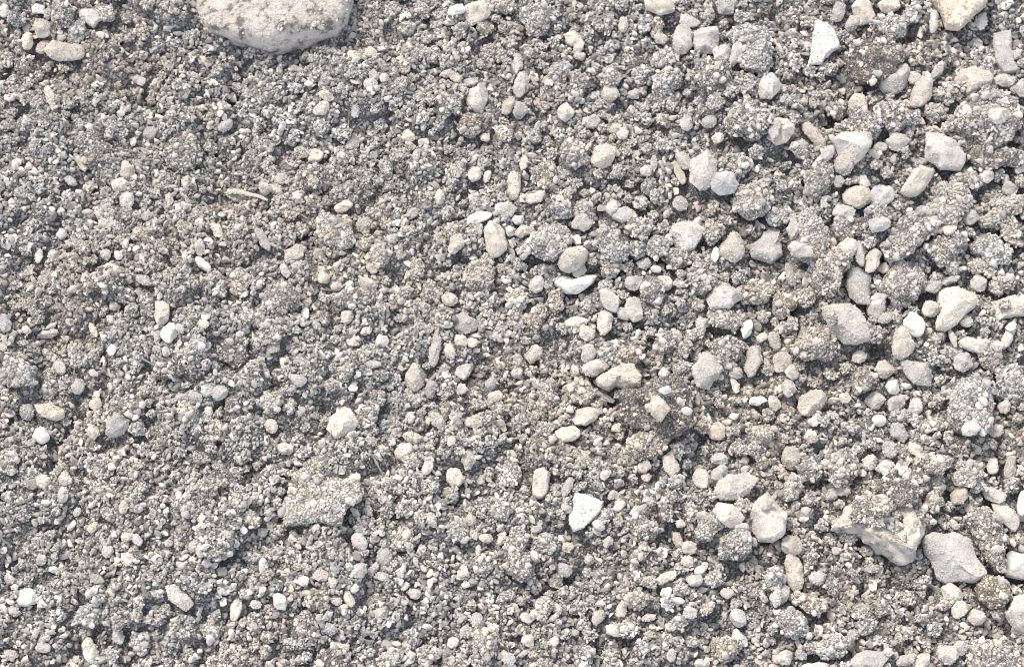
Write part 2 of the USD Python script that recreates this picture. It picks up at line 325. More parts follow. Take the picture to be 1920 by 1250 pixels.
# Landmarks, drawn point by point in the photograph's pixels: kind, colour, short name, label, outline
LANDMARKS = [
("a","boulder","big boulder","big pale beige boulder, the largest stone, cut by the top edge",[(371,0),(372,30),(386,57),(428,72),(462,80),(505,87),(548,77),(590,69),(630,58),(652,38),(656,0),(655,-60),(630,-120),(520,-150),(410,-120),(372,-50)],44),
("r","o","tan boulder","orange-tan dusty boulder cut by the top edge near the right corner",[(1750,-2),(1764,20),(1775,50),(1800,53),(1824,32),(1850,8),(1856,-25),(1800,-55),(1750,-35)],26),
("a","W","white wedge","bright white wedge-shaped angular stone standing near the top right",[(1530,40),(1547,46),(1563,57),(1571,76),(1574,90),(1560,97),(1547,106),(1541,119),(1515,119),(1522,98),(1524,70)],13),
("c","d","dark wedge","large dark brown flat wedge clod with a pale freckled edge",[(1585,112),(1597,89),(1625,77),(1660,72),(1690,78),(1701,96),(1692,113),(1672,136),(1650,150),(1628,155),(1600,144),(1588,130)],30),
("r","p","cradled stone","smooth pale lobed stone tucked under the dark brown wedge",[(1648,160),(1658,148),(1672,142),(1684,124),(1696,122),(1707,135),(1703,155),(1690,168),(1676,176),(1655,170)],17),
("a","p","heart stone","broad pale heart-shaped stone below a gritty tan clod, upper right",[(1561,262),(1575,252),(1600,254),(1636,248),(1635,270),(1622,291),(1602,307),(1590,304),(1572,284)],21),
("a","b","cream parallelogram","cream flat parallelogram stone leaning right, upper right area",[(1686,360),(1697,344),(1712,320),(1732,310),(1755,315),(1749,331),(1736,350),(1720,364),(1703,366)],14),
("a","p","pale pillar","tall pale pillar-like stone near the right edge, upper part",[(1863,62),(1895,57),(1898,88),(1899,118),(1910,132),(1882,138),(1868,116),(1865,92)],14),
("r","b","two-lobed stone","large two-lobed pale beige stone right of the upper centre of the right third",[(1790,150),(1800,133),(1825,127),(1850,135),(1862,150),(1858,160),(1842,165),(1830,175),(1812,178),(1803,163)],19),
("c","t","conglomerate","very large crumbly tan-grey conglomerate clod at upper right edge",[(1786,232),(1796,205),(1822,185),(1850,172),(1880,175),(1903,190),(1905,215),(1914,238),(1900,262),(1870,275),(1835,276),(1803,262)],32),
("a","b","cream bean","smooth cream bean-shaped stone near the right edge at mid height",[(1762,548),(1775,538),(1795,537),(1815,550),(1832,563),(1828,576),(1810,587),(1795,605),(1775,617),(1757,614),(1757,598),(1767,580),(1761,562)],19),
("a","b","cream edge stone","cream angular stone cut by the right edge at mid height",[(1858,560),(1885,555),(1945,555),(1952,588),(1905,592),(1884,595),(1869,604),(1861,588)],14),
("r","b","cream teardrop","cream teardrop stone pointing up, left below the cream bean stone",[(1673,645),(1679,622),(1690,613),(1702,620),(1710,638),(1715,652),(1705,665),(1690,671),(1677,668)],17),
("a","p","square-shouldered stone","big pale square-shouldered stone with pinkish face and dark underside",[(1542,580),(1560,573),(1592,573),(1611,585),(1620,602),(1632,633),(1610,641),(1585,640),(1562,622)],23),
("a","W","white lens","long white lens-shaped stone lying level near the centre",[(1030,521),(1050,516),(1080,520),(1105,515),(1119,519),(1110,532),(1095,543),(1078,551),(1060,547),(1045,538)],12),
("r","b","white nub","creamy white nubby stone just above the white lens stone",[(1046,492),(1056,475),(1072,464),(1090,463),(1103,475),(1096,490),(1082,502),(1064,506),(1050,502)],18),
("a","b","cream block","bright cream blocky stone at the top of the big brown clump",[(1118,710),(1140,698),(1165,686),(1187,684),(1194,698),(1202,706),(1200,725),(1175,727),(1155,721),(1140,729),(1122,721)],20),
("c","d","brown clump","very large crumbly brown-grey clump right of centre holding a cream pebble",[(1163,745),(1185,731),(1215,729),(1240,712),(1270,711),(1290,724),(1299,748),(1295,780),(1304,800),(1270,816),(1245,819),(1215,801),(1190,790),(1174,770)],46),
("r","b","cream pebble","cream five-sided pebble set on the big brown clump",[(1217,757),(1230,746),(1248,752),(1258,765),(1240,790),(1222,776)],12,"top"),
("c","o","tan mound","orange-tan gritty rounded mound just below the big brown clump",[(1176,842),(1182,824),(1200,809),(1222,806),(1242,818),(1251,834),(1240,850),(1214,856),(1190,856)],22),
("a","W","white shard","brightest white angular shard stone below the centre of the picture",[(1079,925),(1095,927),(1115,935),(1131,942),(1125,958),(1108,975),(1095,987),(1076,994),(1067,978),(1066,955),(1073,940)],15),
("r","b","beige oval","upright beige waisted oval stone left of the white shard",[(998,902),(1004,882),(1020,875),(1033,885),(1032,905),(1025,928),(1011,935),(999,926)],15),
("a","p","rough grey-cream block","large rough grey and cream block just left of the tilted slab",[(1405,960),(1424,932),(1440,921),(1458,942),(1475,965),(1471,1000),(1450,1015),(1425,1012),(1410,990)],24),
("a","p","knobbly block","large knobbly pale block just right of the tilted slab's lower end",[(1727,1010),(1745,1000),(1765,1003),(1790,998),(1820,1010),(1830,1045),(1850,1076),(1830,1088),(1800,1085),(1775,1090),(1758,1080),(1750,1050),(1735,1032)],28),
("c","t","tan egg","tall tan egg-shaped grit-coated stone at the lower right edge",[(1812,978),(1825,959),(1850,953),(1872,967),(1883,1000),(1884,1040),(1880,1072),(1862,1066),(1845,1042),(1828,1012)],25),
("a","w","white block","square white block cut by the right edge in the lower part",[(1887,1040),(1899,1031),(1945,1036),(1948,1078),(1920,1086),(1885,1077)],20),
("a","p","cracked white stone","large pale cracked stone cut by the right edge near the bottom",[(1887,1150),(1900,1120),(1945,1105),(1945,1195),(1905,1176)],22),
("a","b","cream chip","cream flat chip with a straight upper edge near the left edge",[(61,755),(85,757),(108,760),(121,767),(119,780),(104,787),(88,783),(70,773)],12),
("r","y","yellowish lens","pale yellowish leaf-shaped stone standing upright at the bottom left",[(152,1205),(160,1191),(170,1195),(180,1212),(186,1230),(181,1248),(170,1248),(158,1230)],14),
("a","b","rough cream stone","cream angular stone with a grey notch left of the picture's centre",[(762,700),(775,682),(790,690),(803,699),(800,713),(790,726),(778,734),(764,729),(757,716)],17),
("r","b","tall cream stone","tall smooth cream stone, widest at the top, upper centre",[(907,434),(918,417),(932,418),(945,432),(953,452),(950,466),(936,479),(922,482),(912,468)],18),
("a","p","pale tooth","pale tooth-shaped stone with a lumpy crown, above the upper centre",[(874,183),(882,170),(893,168),(903,158),(914,166),(916,182),(909,200),(905,214),(890,208),(878,196)],19),
("c","b","sandy dome","very large low dome of sandy beige soil at lower left of centre",[(524,958),(530,926),(548,890),(572,862),(600,846),(632,848),(662,868),(676,898),(668,940),(630,975),(575,986),(542,978)],13),
("c","p","gritty block","large pale gritty block with a pinkish lower half at right",[(1785,782),(1786,745),(1795,715),(1815,700),(1840,702),(1858,718),(1862,745),(1860,785),(1852,812),(1828,812),(1800,797)],30),
("a","b","bone-shaped stone","cream bone-shaped stone with a concave lower edge, upper left area",[(485,349),(490,342),(497,344),(505,349),(519,348),(529,353),(529,368),(523,364),(514,358),(506,358),(498,364),(490,362)],9),
("c","d","dusty brown clod","dark brown dusty clod right of the bone-shaped stone",[(550,350),(553,328),(568,312),(592,308),(606,322),(608,344),(598,358),(572,362)],20),
("c","d","brown soil lump","dark brown crumbly soil lump behind the tilted slab",[(1660,925),(1668,905),(1690,898),(1712,905),(1722,925),(1714,945),(1692,952),(1670,946)],34),
("c","o","golden crest","golden-tan crumb at the head of the crest behind the tilted slab",[(1714,866),(1724,850),(1744,848),(1764,858),(1768,876),(1752,886),(1730,882)],20),
("c","b","crust on slab","beige crumbly crust heaped on the tilted slab",[(1596,948),(1610,930),(1632,922),(1660,938),(1676,952),(1660,972),(1640,982),(1612,974)],17,"slab"),
("a","b","cap stone","small beige stone resting on the right end of the tilted slab",[(1690,995),(1696,970),(1708,960),(1720,972),(1722,995),(1714,1012),(1700,1012)],14,"slab"),
("c","k","pink crag","tall pinkish crumbly crag on the bottom half, just left of the beige oval",[(943,1035),(948,1010),(957,990),(975,987),(990,1003),(986,1030),(996,1055),(1002,1080),(975,1090),(950,1075)],22),
("c","d","brown dome","dark reddish brown dome with cream flecks cut by the bottom edge",[(590,1252),(600,1228),(622,1212),(650,1216),(664,1236),(660,1262),(625,1270)],20),
("c","d","plum dome","dark plum-brown smooth dome cut by the bottom edge at lower left",[(408,1256),(416,1232),(432,1217),(452,1220),(464,1240),(462,1266),(434,1272)],19),
]
# All the others, tile by tile (pixels of an enlarged tile): centre, length, breadth, slant, kind, colour
TABLE = {
(0,0): """215 50 75 60 20 a w/240 160 110 95 60 r t/275 75 70 55 60 r g/245 258 100 58 50 r o/365 285 205 90 -3 r b/350 70 150 120 -60 c g/500 85 125 95 -50 a p/590 70 115 80 -20 c b/90 105 110 80 -20 c g/150 160 45 50 0 r p/155 230 90 65 80 r b/430 175 140 75 60 c p/720 100 90 60 0 c t/135 380 110 80 -60 c t/775 445 80 45 -20 a p/865 460 42 45 0 a p/280 540 110 50 -75 a b/205 575 80 60 0 c p/1215 390 100 52 80 c t/530 850 250 185 -55 c t/450 905 110 42 -55 a b/705 950 95 82 90 r b/670 1030 90 78 0 r b/710 1120 112 75 85 r p/840 740 80 60 30 a g/1020 850 225 205 -30 c t/1320 1100 100 50 -20 a b/1260 700 90 58 40 r p/160 690 110 90 0 c k/45 700 72 80 0 c g/945 1110 60 50 80 a b/1040 1015 85 50 85 a b/590 1190 120 105 70 c b/1040 1110 85 25 -50 a g/880 260 80 60 0 c g/340 210 50 35 0 r p/500 705 46 34 0 a w/215 720 40 26 0 r w/325 840 40 34 -20 a w/765 905 34 32 0 r w/60 780 80 60 0 c g/20 60 60 60 0 r w/30 330 110 80 -30 c b/395 1010 60 45 -30 r p/445 1080 55 40 -40 r b/820 1205 60 55 0 r p""",
(480,0): """1115 55 100 60 10 a w/1230 65 150 120 10 r b/1370 30 160 70 0 c b/930 60 85 80 0 c b/1140 170 120 70 60 c p/1275 155 92 75 85 c b/990 305 110 85 80 c b/840 160 90 70 0 c b/645 290 66 55 0 r b/540 305 62 56 0 r b/590 310 55 55 0 c b/1370 310 80 75 85 c b/830 370 95 62 85 c o/805 465 85 70 0 c b/1115 435 60 50 0 r b/1190 460 82 50 0 r p/1070 410 60 42 0 r b/365 605 95 60 15 a b/395 535 80 50 -20 r k/640 470 78 55 0 a p/660 420 62 55 90 a p/715 435 52 48 0 r p/555 620 75 44 85 a g/360 715 80 75 0 c g/480 740 92 88 0 c t/540 800 92 58 50 a b/330 870 85 78 0 a b/145 1000 70 60 0 a p/415 940 60 50 0 c b/725 960 82 78 0 c b/850 760 72 66 20 a b/895 870 66 40 85 r p/1195 700 122 108 0 c o/1080 580 132 108 -30 c k/1280 765 50 45 0 r b/1410 590 100 58 65 r k/1380 740 100 70 -30 c b/1470 490 88 60 85 r p/1470 615 88 60 80 r g/1460 350 90 55 80 a p/1130 940 92 80 0 c b/1220 970 86 70 80 r b/1290 980 76 34 75 r b/1440 1030 152 74 85 r b/1245 1210 122 66 10 r w/1390 1165 112 80 0 a p/1245 1130 110 85 0 c b/660 1200 95 80 0 c k/490 1150 110 48 30 r b/1025 1100 76 54 85 r b/870 1190 62 50 60 r g/600 890 70 60 80 c k/935 705 50 30 80 a w/130 140 70 60 0 c t/350 140 70 60 0 c t/760 60 80 70 0 c b/1300 300 120 100 30 c t""",
(960,0): """820 25 165 100 -5 r b/815 145 108 68 85 c o/830 218 76 58 0 a b/740 135 100 75 85 c g/985 120 112 70 -10 a p/955 225 130 112 80 a p/1085 215 150 138 80 a p/1195 25 110 100 80 a p/1320 200 190 118 -5 c p/1275 95 82 60 0 c p/1245 300 118 58 70 a p/1170 290 100 85 0 a p/1370 335 190 138 0 c p/1440 480 130 108 70 a p/1130 430 190 145 0 c t/870 450 165 105 20 c p/735 425 110 90 0 c g/550 425 120 105 80 c k/550 520 92 78 20 a k/680 525 60 45 0 a p/370 470 150 108 80 c k/265 410 130 108 30 c p/300 625 100 84 80 r b/345 215 90 78 0 r b/375 255 76 54 80 r b/380 315 60 40 -20 r p/130 110 160 138 0 c k/480 20 102 70 0 c k/540 125 110 70 80 c k/620 140 82 50 85 r b/100 300 70 64 0 c b/55 470 120 80 70 a p/25 360 100 40 85 a p/50 610 76 68 0 r g/1140 570 95 80 0 c p/1320 665 225 205 80 c t/1465 710 110 62 80 a p/350 850 150 138 60 c k/510 865 140 122 45 a b/445 680 92 80 0 r p/575 720 62 58 0 r p/615 745 62 58 0 r p/975 690 76 64 80 r p/1100 680 75 68 0 r g/850 330 105 98 0 c p/200 945 110 92 -60 c b/65 905 80 46 80 r b/135 1100 112 58 25 r b/955 890 108 70 -50 a k/1070 945 185 140 75 a p/935 965 120 44 -65 r o/1185 1015 152 112 0 a l/1270 920 115 95 70 c k/1345 1110 200 185 0 c b/790 915 90 36 85 r p/750 950 62 55 0 r p/590 960 74 70 0 c p/770 1040 75 70 0 c p/565 1160 82 70 60 r p/720 1130 80 78 0 c g/630 1200 120 68 0 a p/400 1180 135 125 60 c p/280 1165 100 88 0 c p/940 1140 82 68 0 r g/1365 850 82 70 80 c p/1150 770 62 50 0 a b/120 760 82 76 0 c p/35 1225 65 50 0 r w""",
(1420,0): """400 385 92 60 0 c g/590 60 138 108 -60 a k/740 25 120 78 0 a b/860 80 105 88 0 c p/750 150 140 108 0 c p/985 120 110 45 88 r l/1450 300 48 44 0 r p/1375 450 108 58 -3 r b/1475 490 90 60 85 r p/1005 400 100 46 65 a p/915 515 150 100 60 r p/1070 520 150 108 0 c t/875 435 64 58 0 r p/570 580 122 78 -45 a k/590 690 200 150 -10 c t/450 610 110 90 60 c t/780 785 112 88 0 a p/685 820 78 44 5 r p/780 650 150 125 80 c t/870 660 82 60 0 c p/1000 630 112 88 60 c p/1345 640 98 88 0 r p/1050 845 235 165 -35 a p/1330 870 300 120 -5 c t/1470 920 92 60 80 r p/130 725 135 118 45 a b/320 755 185 58 -50 a t/240 830 108 92 -50 c b/390 855 85 62 60 r p/480 920 105 92 0 r t/345 1020 205 135 65 c k/700 1090 112 98 -30 r l/560 1100 152 105 -10 r b/455 1010 66 54 80 r g/595 1010 80 50 -70 r l/1165 1000 172 105 -10 c b/1280 980 76 68 0 r p/1090 1090 225 115 -30 c b/1420 1140 122 98 10 c b/1410 1050 76 66 0 r p/1000 1210 265 140 10 c b/670 1200 132 108 0 c p/480 1185 112 78 0 r p/110 1210 112 80 0 c g/1190 1210 82 78 0 r p/1350 1225 180 85 5 c b/450 70 108 70 80 r g/530 130 80 68 60 r p/1250 120 80 58 70 r p/560 490 60 50 0 c p/1430 310 50 44 0 r b""",
(0,410): """520 1190 88 66 -50 a b/900 525 125 92 -80 a b/945 637 108 82 75 r w/1005 610 55 42 -60 a l/890 430 48 26 70 a w/880 660 72 36 75 r g/1210 65 86 58 -70 r b/1130 255 112 56 -35 a w/1115 160 90 52 85 r p/1160 955 68 58 30 a l/625 730 62 46 70 a w/620 560 50 42 -20 r p/522 860 52 38 -20 a w/520 620 86 34 -65 a o/25 585 86 72 80 r p/15 710 58 44 -50 r b/660 205 52 46 -40 r w/590 200 62 52 0 r p/760 170 42 38 0 r w/790 90 95 88 0 c o/590 25 82 60 0 r b/150 185 38 36 0 r w/345 85 62 56 0 a w/460 170 110 78 -60 c b/215 205 76 48 85 r b/300 205 62 56 0 r p/800 340 96 52 -25 a p/535 1030 72 64 70 a b/270 640 108 46 15 a p/145 620 58 46 -30 r p/330 825 90 66 -60 r p/275 860 72 48 0 c b/435 935 90 68 75 r p/1135 585 68 52 20 r b/1090 720 135 108 75 c p/1155 710 52 38 50 r p/1310 730 165 145 70 c d/1410 890 165 155 0 c d/1345 350 132 105 75 c o/1235 390 100 58 85 c b/1385 545 112 78 0 c b/1455 570 75 68 0 c p/1340 60 112 98 60 c k/740 1040 132 105 -10 c t/650 1150 135 105 50 r g/770 1170 102 78 0 c p/1020 1000 78 58 0 r g/1090 995 74 64 0 r g/1225 970 88 78 0 r g/1300 1060 130 112 75 c t/1210 1170 105 88 -20 c o/1050 1090 130 108 60 c b/1165 1075 55 42 80 a b/280 930 145 92 75 c t/600 345 215 150 10 c d/700 430 112 88 0 c t/100 860 195 150 0 c p/230 1210 95 82 50 r w/150 1080 90 68 85 r g/305 380 80 60 60 c p/640 490 60 46 0 r p/960 830 150 110 20 c d/430 120 90 70 50 c p/855 60 110 90 0 c t""",
(480,410): """210 195 138 72 20 a b/40 115 150 52 -62 a g/440 75 215 160 -30 c b/605 40 86 78 0 r g/755 110 68 58 20 a k/610 145 84 68 0 c b/690 200 125 105 60 c k/845 70 92 60 0 c b/1115 140 122 72 70 r b/1420 70 52 50 0 r p/1475 80 50 46 0 r b/1240 320 200 150 45 c o/895 290 102 78 80 c k/650 262 84 72 -60 a b/620 365 112 66 -30 r k/380 330 74 66 -30 r b/370 285 48 42 0 r b/450 375 62 50 0 r b/130 460 205 170 30 c t/85 640 135 125 0 c t/95 720 78 48 10 r b/275 530 66 46 80 r w/510 545 72 66 0 r k/380 560 80 60 -60 c t/335 590 58 42 -50 r p/800 445 132 105 40 c k/530 450 225 95 0 c t/965 410 102 78 80 c k/1080 450 82 62 0 r b/1160 580 148 100 -20 a p/1145 680 72 58 0 r b/1205 690 58 54 0 r b/1000 730 188 56 80 r t/1080 740 84 54 -55 a k/705 680 72 56 20 a w/540 690 72 44 -10 r b/440 675 52 48 0 c b/975 950 98 58 75 r g/670 1000 98 92 0 c b/80 1020 132 112 -40 c b/85 1155 80 72 80 r b/425 930 92 82 20 c k/480 1140 160 138 55 a b/620 1110 138 108 60 c t/600 1058 54 46 0 r w/1015 1130 112 62 -55 a p/860 1110 58 48 60 r p/1110 1100 64 54 0 r p/1215 1130 84 78 0 r b/1290 1120 90 78 0 c k/1355 1070 92 78 20 c k/1335 990 72 64 0 r k/1310 920 70 48 80 r g/1240 1040 80 50 0 c b/1145 950 62 50 0 r p/1065 965 92 62 60 c k/1155 850 86 76 30 a p/1455 855 60 54 0 r p/880 1220 112 68 -10 a b/700 870 74 68 0 c p/650 810 92 38 -5 a p/240 900 82 58 0 r g/1450 480 155 98 80 c b/160 290 80 46 -65 r p/230 270 60 50 0 r p""",
(960,410): """360 115 66 46 -40 a w/375 290 74 58 30 r b/215 130 195 172 0 c p/555 125 185 150 -65 c p/75 65 96 48 15 r b/390 20 122 78 0 r p/700 50 132 108 -30 c t/710 165 92 88 0 c p/820 155 132 108 20 c l/975 95 188 165 0 a l/1120 75 118 98 70 c k/1235 155 148 132 50 a t/1420 160 182 150 45 a p/540 255 138 120 -40 c o/740 250 72 58 20 r g/805 280 60 36 -10 r w/930 215 142 108 20 c t/1070 310 162 142 50 c t/1135 200 82 44 75 r w/680 355 96 78 20 r p/850 355 92 74 -40 r b/785 400 145 118 -45 c t/525 370 82 68 -30 c p/540 450 130 88 -60 a p/140 365 84 72 60 a k/245 460 112 92 60 c o/1185 420 195 132 10 a p/1360 400 192 142 20 c o/680 500 132 84 -70 a p/620 530 84 54 -30 r p/360 575 132 52 8 r b/520 575 138 82 85 r b/420 640 84 68 20 r b/140 540 128 92 70 c o/1180 555 168 100 -25 c b/1065 580 82 56 0 r p/1310 610 98 60 80 a w/1320 540 36 32 0 r w/1020 645 112 58 15 c b/1195 740 150 142 0 c k/1465 680 90 58 -70 r k/1395 660 56 44 30 r k/1345 790 168 86 80 a p/1090 850 195 145 78 a p/860 690 135 105 20 c t/120 755 98 76 40 r b/655 755 132 82 -10 c o/540 745 112 88 10 c g/425 750 86 76 60 r k/470 825 158 84 18 r k/380 970 142 132 0 c o/205 990 148 104 75 c k/515 995 112 34 -28 r g/410 1100 152 92 30 a b/310 1195 118 78 5 a b/585 1165 58 42 20 a y/960 840 112 98 0 c p/855 955 66 38 5 r w/1245 930 90 38 -70 a p/1370 1015 92 44 8 r w/1140 1180 102 88 -30 a o/1060 1155 84 68 0 c o/1240 1100 46 40 0 r w/1385 1210 138 108 -20 c b/80 160 110 80 40 c p/960 730 100 70 60 c t/350 845 60 40 -70 r p/1250 860 70 60 0 r g/1430 840 60 60 0 c p""",
(1420,410): """295 110 225 205 -45 c k/500 165 122 102 50 a b/575 195 112 52 -78 a p/645 235 130 68 72 a k/395 295 235 180 60 c t/215 45 110 75 60 a p/240 170 130 70 -15 a p/185 310 130 48 -75 r g/570 385 188 135 -72 a g/820 365 248 215 70 c k/840 100 330 150 42 c t/1050 150 195 158 50 c t/705 275 54 50 0 r p/1300 165 200 150 -40 c p/1410 60 165 92 -65 c o/1090 270 80 66 60 c p/1235 265 96 72 0 c b/1310 285 72 62 0 c b/1235 360 94 86 60 r p/1365 370 140 86 18 c t/1080 340 92 46 15 r p/985 375 102 66 25 r p/970 500 96 78 10 r p/670 500 118 92 55 a p/680 440 84 46 10 r p/710 555 72 48 20 a p/875 590 130 108 -60 r w/350 695 225 195 0 c k/150 470 132 118 60 c o/270 440 92 82 0 c k/900 850 195 108 -30 a p/710 835 98 88 -30 a b/760 940 82 70 -70 a w/1090 665 102 32 -65 r p/1225 705 192 72 -8 r p/1400 650 150 54 68 r p/1415 605 48 44 0 r w/1165 570 64 58 0 r p/1150 800 96 88 40 r p/1310 770 175 110 -40 c k/1420 930 175 150 70 c p/140 800 112 96 60 r b/195 855 78 68 -40 r k/305 1020 142 112 35 a b/175 945 92 82 50 a p/95 1030 82 62 -50 r p/570 770 74 66 0 r b/580 910 150 125 70 c k/655 1015 102 78 -10 r b/775 1025 104 86 40 a p/885 1050 90 68 85 r p/800 1100 104 80 0 c p/680 1125 76 54 0 r w/490 1000 68 56 0 r b/300 1215 78 58 -20 a b/315 1130 54 48 0 r b/985 1150 112 76 20 c b/790 1190 112 84 -50 a l/40 1200 80 62 40 c b/500 60 150 110 0 c t/680 30 110 80 0 r p/1075 60 80 50 40 r p/1000 330 70 50 0 c t/1190 1170 90 70 0 r p/1330 1180 70 60 0 r p/1380 1050 70 60 40 r p/170 600 110 70 30 c p/640 640 120 90 0 c t/420 560 60 60 0 c p/1380 480 60 50 0 c t""",
(0,830): """245 220 88 72 -10 r b/360 200 82 72 -60 a b/350 290 90 58 85 r p/150 860 112 98 40 a w/660 1080 80 62 -60 r p/1000 860 180 86 -48 a p/1315 920 142 66 78 r b/1245 885 56 40 85 a w/1180 1060 132 112 -50 c p/710 645 78 66 -50 a b/705 525 62 54 20 r b/765 540 66 48 -50 a w/575 555 62 34 -70 a p/690 355 76 54 70 r b/600 395 82 70 -20 c p/1025 340 122 105 -50 c b/50 760 52 44 0 r k/80 805 42 36 0 a w/300 705 50 38 0 r w/305 635 42 36 80 a p/230 650 70 54 75 r b/1075 575 82 36 80 r p/1200 540 250 235 40 c t/1150 670 62 44 -20 a w/1470 690 82 40 85 r p/1420 1000 108 92 60 c k/1425 900 62 50 0 r p/545 850 102 96 30 c g/40 110 150 90 -70 c b/1410 430 112 70 -20 c b/540 760 84 50 -25 r t/790 1120 135 100 40 c p/1335 330 120 98 60 c t/600 600 72 60 60 r p/430 385 52 40 40 r p/120 320 44 30 -40 a w/1265 510 50 40 -20 r b/1130 460 60 40 20 a b/1140 580 56 34 30 r w/1240 715 60 50 0 r g/170 590 60 46 30 c p/520 470 70 46 40 r b/1160 250 110 92 40 c b/1240 230 64 54 60 c b/80 940 70 56 -20 r p/500 960 140 120 0 c p/660 1000 80 70 60 c b/940 560 46 36 40 r p/240 1140 80 60 0 r p/60 1180 80 56 0 r p/250 1090 60 36 30 r k""",
(480,830): """165 30 88 64 0 r b/830 50 112 82 10 r b/955 135 96 56 65 r b/870 110 92 78 0 c b/1185 95 100 66 80 r b/1115 190 102 92 -50 a b/965 245 112 78 0 c b/745 230 84 68 0 c b/1090 290 92 84 0 c p/820 360 96 82 40 c b/735 360 95 76 80 c t/555 385 64 36 -40 a w/625 375 62 46 -70 r p/980 430 78 52 -75 r b/920 420 80 66 80 c b/1365 380 98 84 -40 c b/1130 480 122 105 -30 c b/815 545 152 105 -10 c b/575 550 102 76 -50 r p/715 640 102 82 -70 r g/570 710 96 74 15 a p/655 705 76 42 50 r p/710 745 64 50 -30 a b/430 785 58 44 80 r b/550 810 54 42 60 r p/515 865 92 52 -58 a b/450 880 66 46 -20 a t/130 885 98 68 -60 a w/35 685 88 42 85 r w/35 500 50 46 0 r p/340 865 118 102 60 c o/700 950 78 64 20 r k/885 840 72 56 -10 r k/1240 600 62 30 85 a p/1280 530 76 46 -10 a b/1370 530 82 38 75 r b/1240 1000 112 66 -65 r g/1325 1040 64 56 0 r b/1280 1120 158 140 60 c k/1175 1055 76 66 -20 r g/1100 1115 64 56 0 r p/1405 1195 98 66 -50 a p/410 1040 92 58 0 r g/480 1140 76 44 -10 r b/740 1220 125 105 10 c b/360 740 84 62 0 r b/110 800 80 70 0 c g/60 740 90 60 40 c t/600 460 110 80 20 c p/450 360 60 50 40 r p/870 1070 90 70 0 c p/960 1180 120 90 0 c b/1130 1230 120 70 0 c b/1240 1215 90 60 0 c b/1420 180 110 120 0 c p/1200 430 60 54 0 r o/1215 510 60 44 -40 r b/1390 860 90 60 40 c p/60 1080 80 60 0 c t/880 1110 70 60 0 c g/1000 680 130 100 40 c d/1270 690 100 90 60 c k/830 800 50 36 40 a b/520 690 44 36 0 r p""",
(960,830): """310 245 120 48 62 r p/485 460 68 48 -40 r p/135 480 66 40 5 r p/890 118 140 74 -78 a b/1155 90 92 58 -8 r l/1160 170 112 62 35 a p/1055 200 112 92 -60 r b/1240 240 215 128 15 a p/1210 400 172 108 -15 a b/1090 460 142 128 20 c b/1250 565 172 150 0 c g/705 375 92 52 25 r p/775 325 52 44 0 r l/735 480 148 120 -60 c t/860 380 110 70 -70 c k/925 545 102 48 -72 a t/990 585 86 64 -15 r b/715 610 122 86 70 c o/535 550 58 42 50 r p/180 555 112 102 0 c p/310 580 62 50 0 r b/175 925 122 98 75 c b/80 975 72 58 -40 a p/250 925 60 42 -50 r b/480 970 88 58 55 r b/570 1040 82 68 -60 a p/610 925 92 56 75 a b/700 875 112 98 0 c o/765 975 72 36 8 r b/870 745 84 52 18 a b/860 830 66 50 30 r w/945 815 94 72 -10 c b/760 775 76 58 0 c b/830 768 54 42 0 r b/1020 765 84 62 0 r p/1125 760 112 74 -18 c p/1200 835 64 56 0 r p/1050 708 58 48 30 r w/990 945 74 62 0 r p/1260 975 98 84 -60 r l/1270 1085 112 60 -52 r w/1190 1140 152 132 -10 c o/560 290 54 44 30 r p/890 300 64 54 0 c b/290 710 86 62 -20 r p/250 770 82 74 60 c b/290 835 72 56 40 c o/890 1180 72 48 75 r k/1060 1230 84 46 0 r p/1460 760 112 78 85 c p/1480 860 108 46 80 r p/235 1105 54 46 30 a w/90 1100 66 58 0 r b/400 1195 120 92 20 c g/650 1040 110 90 0 c t/560 1190 100 80 0 c t/740 130 70 60 60 r b/750 190 52 46 0 r o/600 350 70 46 40 r p/520 180 60 44 40 r p/120 800 76 62 0 c k/980 660 60 50 0 r p/40 880 60 46 -30 r p/930 1000 90 70 0 c p/1090 920 80 66 60 c o/430 650 60 44 80 r p/940 450 50 40 0 r b/1360 30 90 76 20 c p/1270 35 110 60 -10 c b/1350 550 44 36 -60 r p/700 740 60 50 0 c b""",
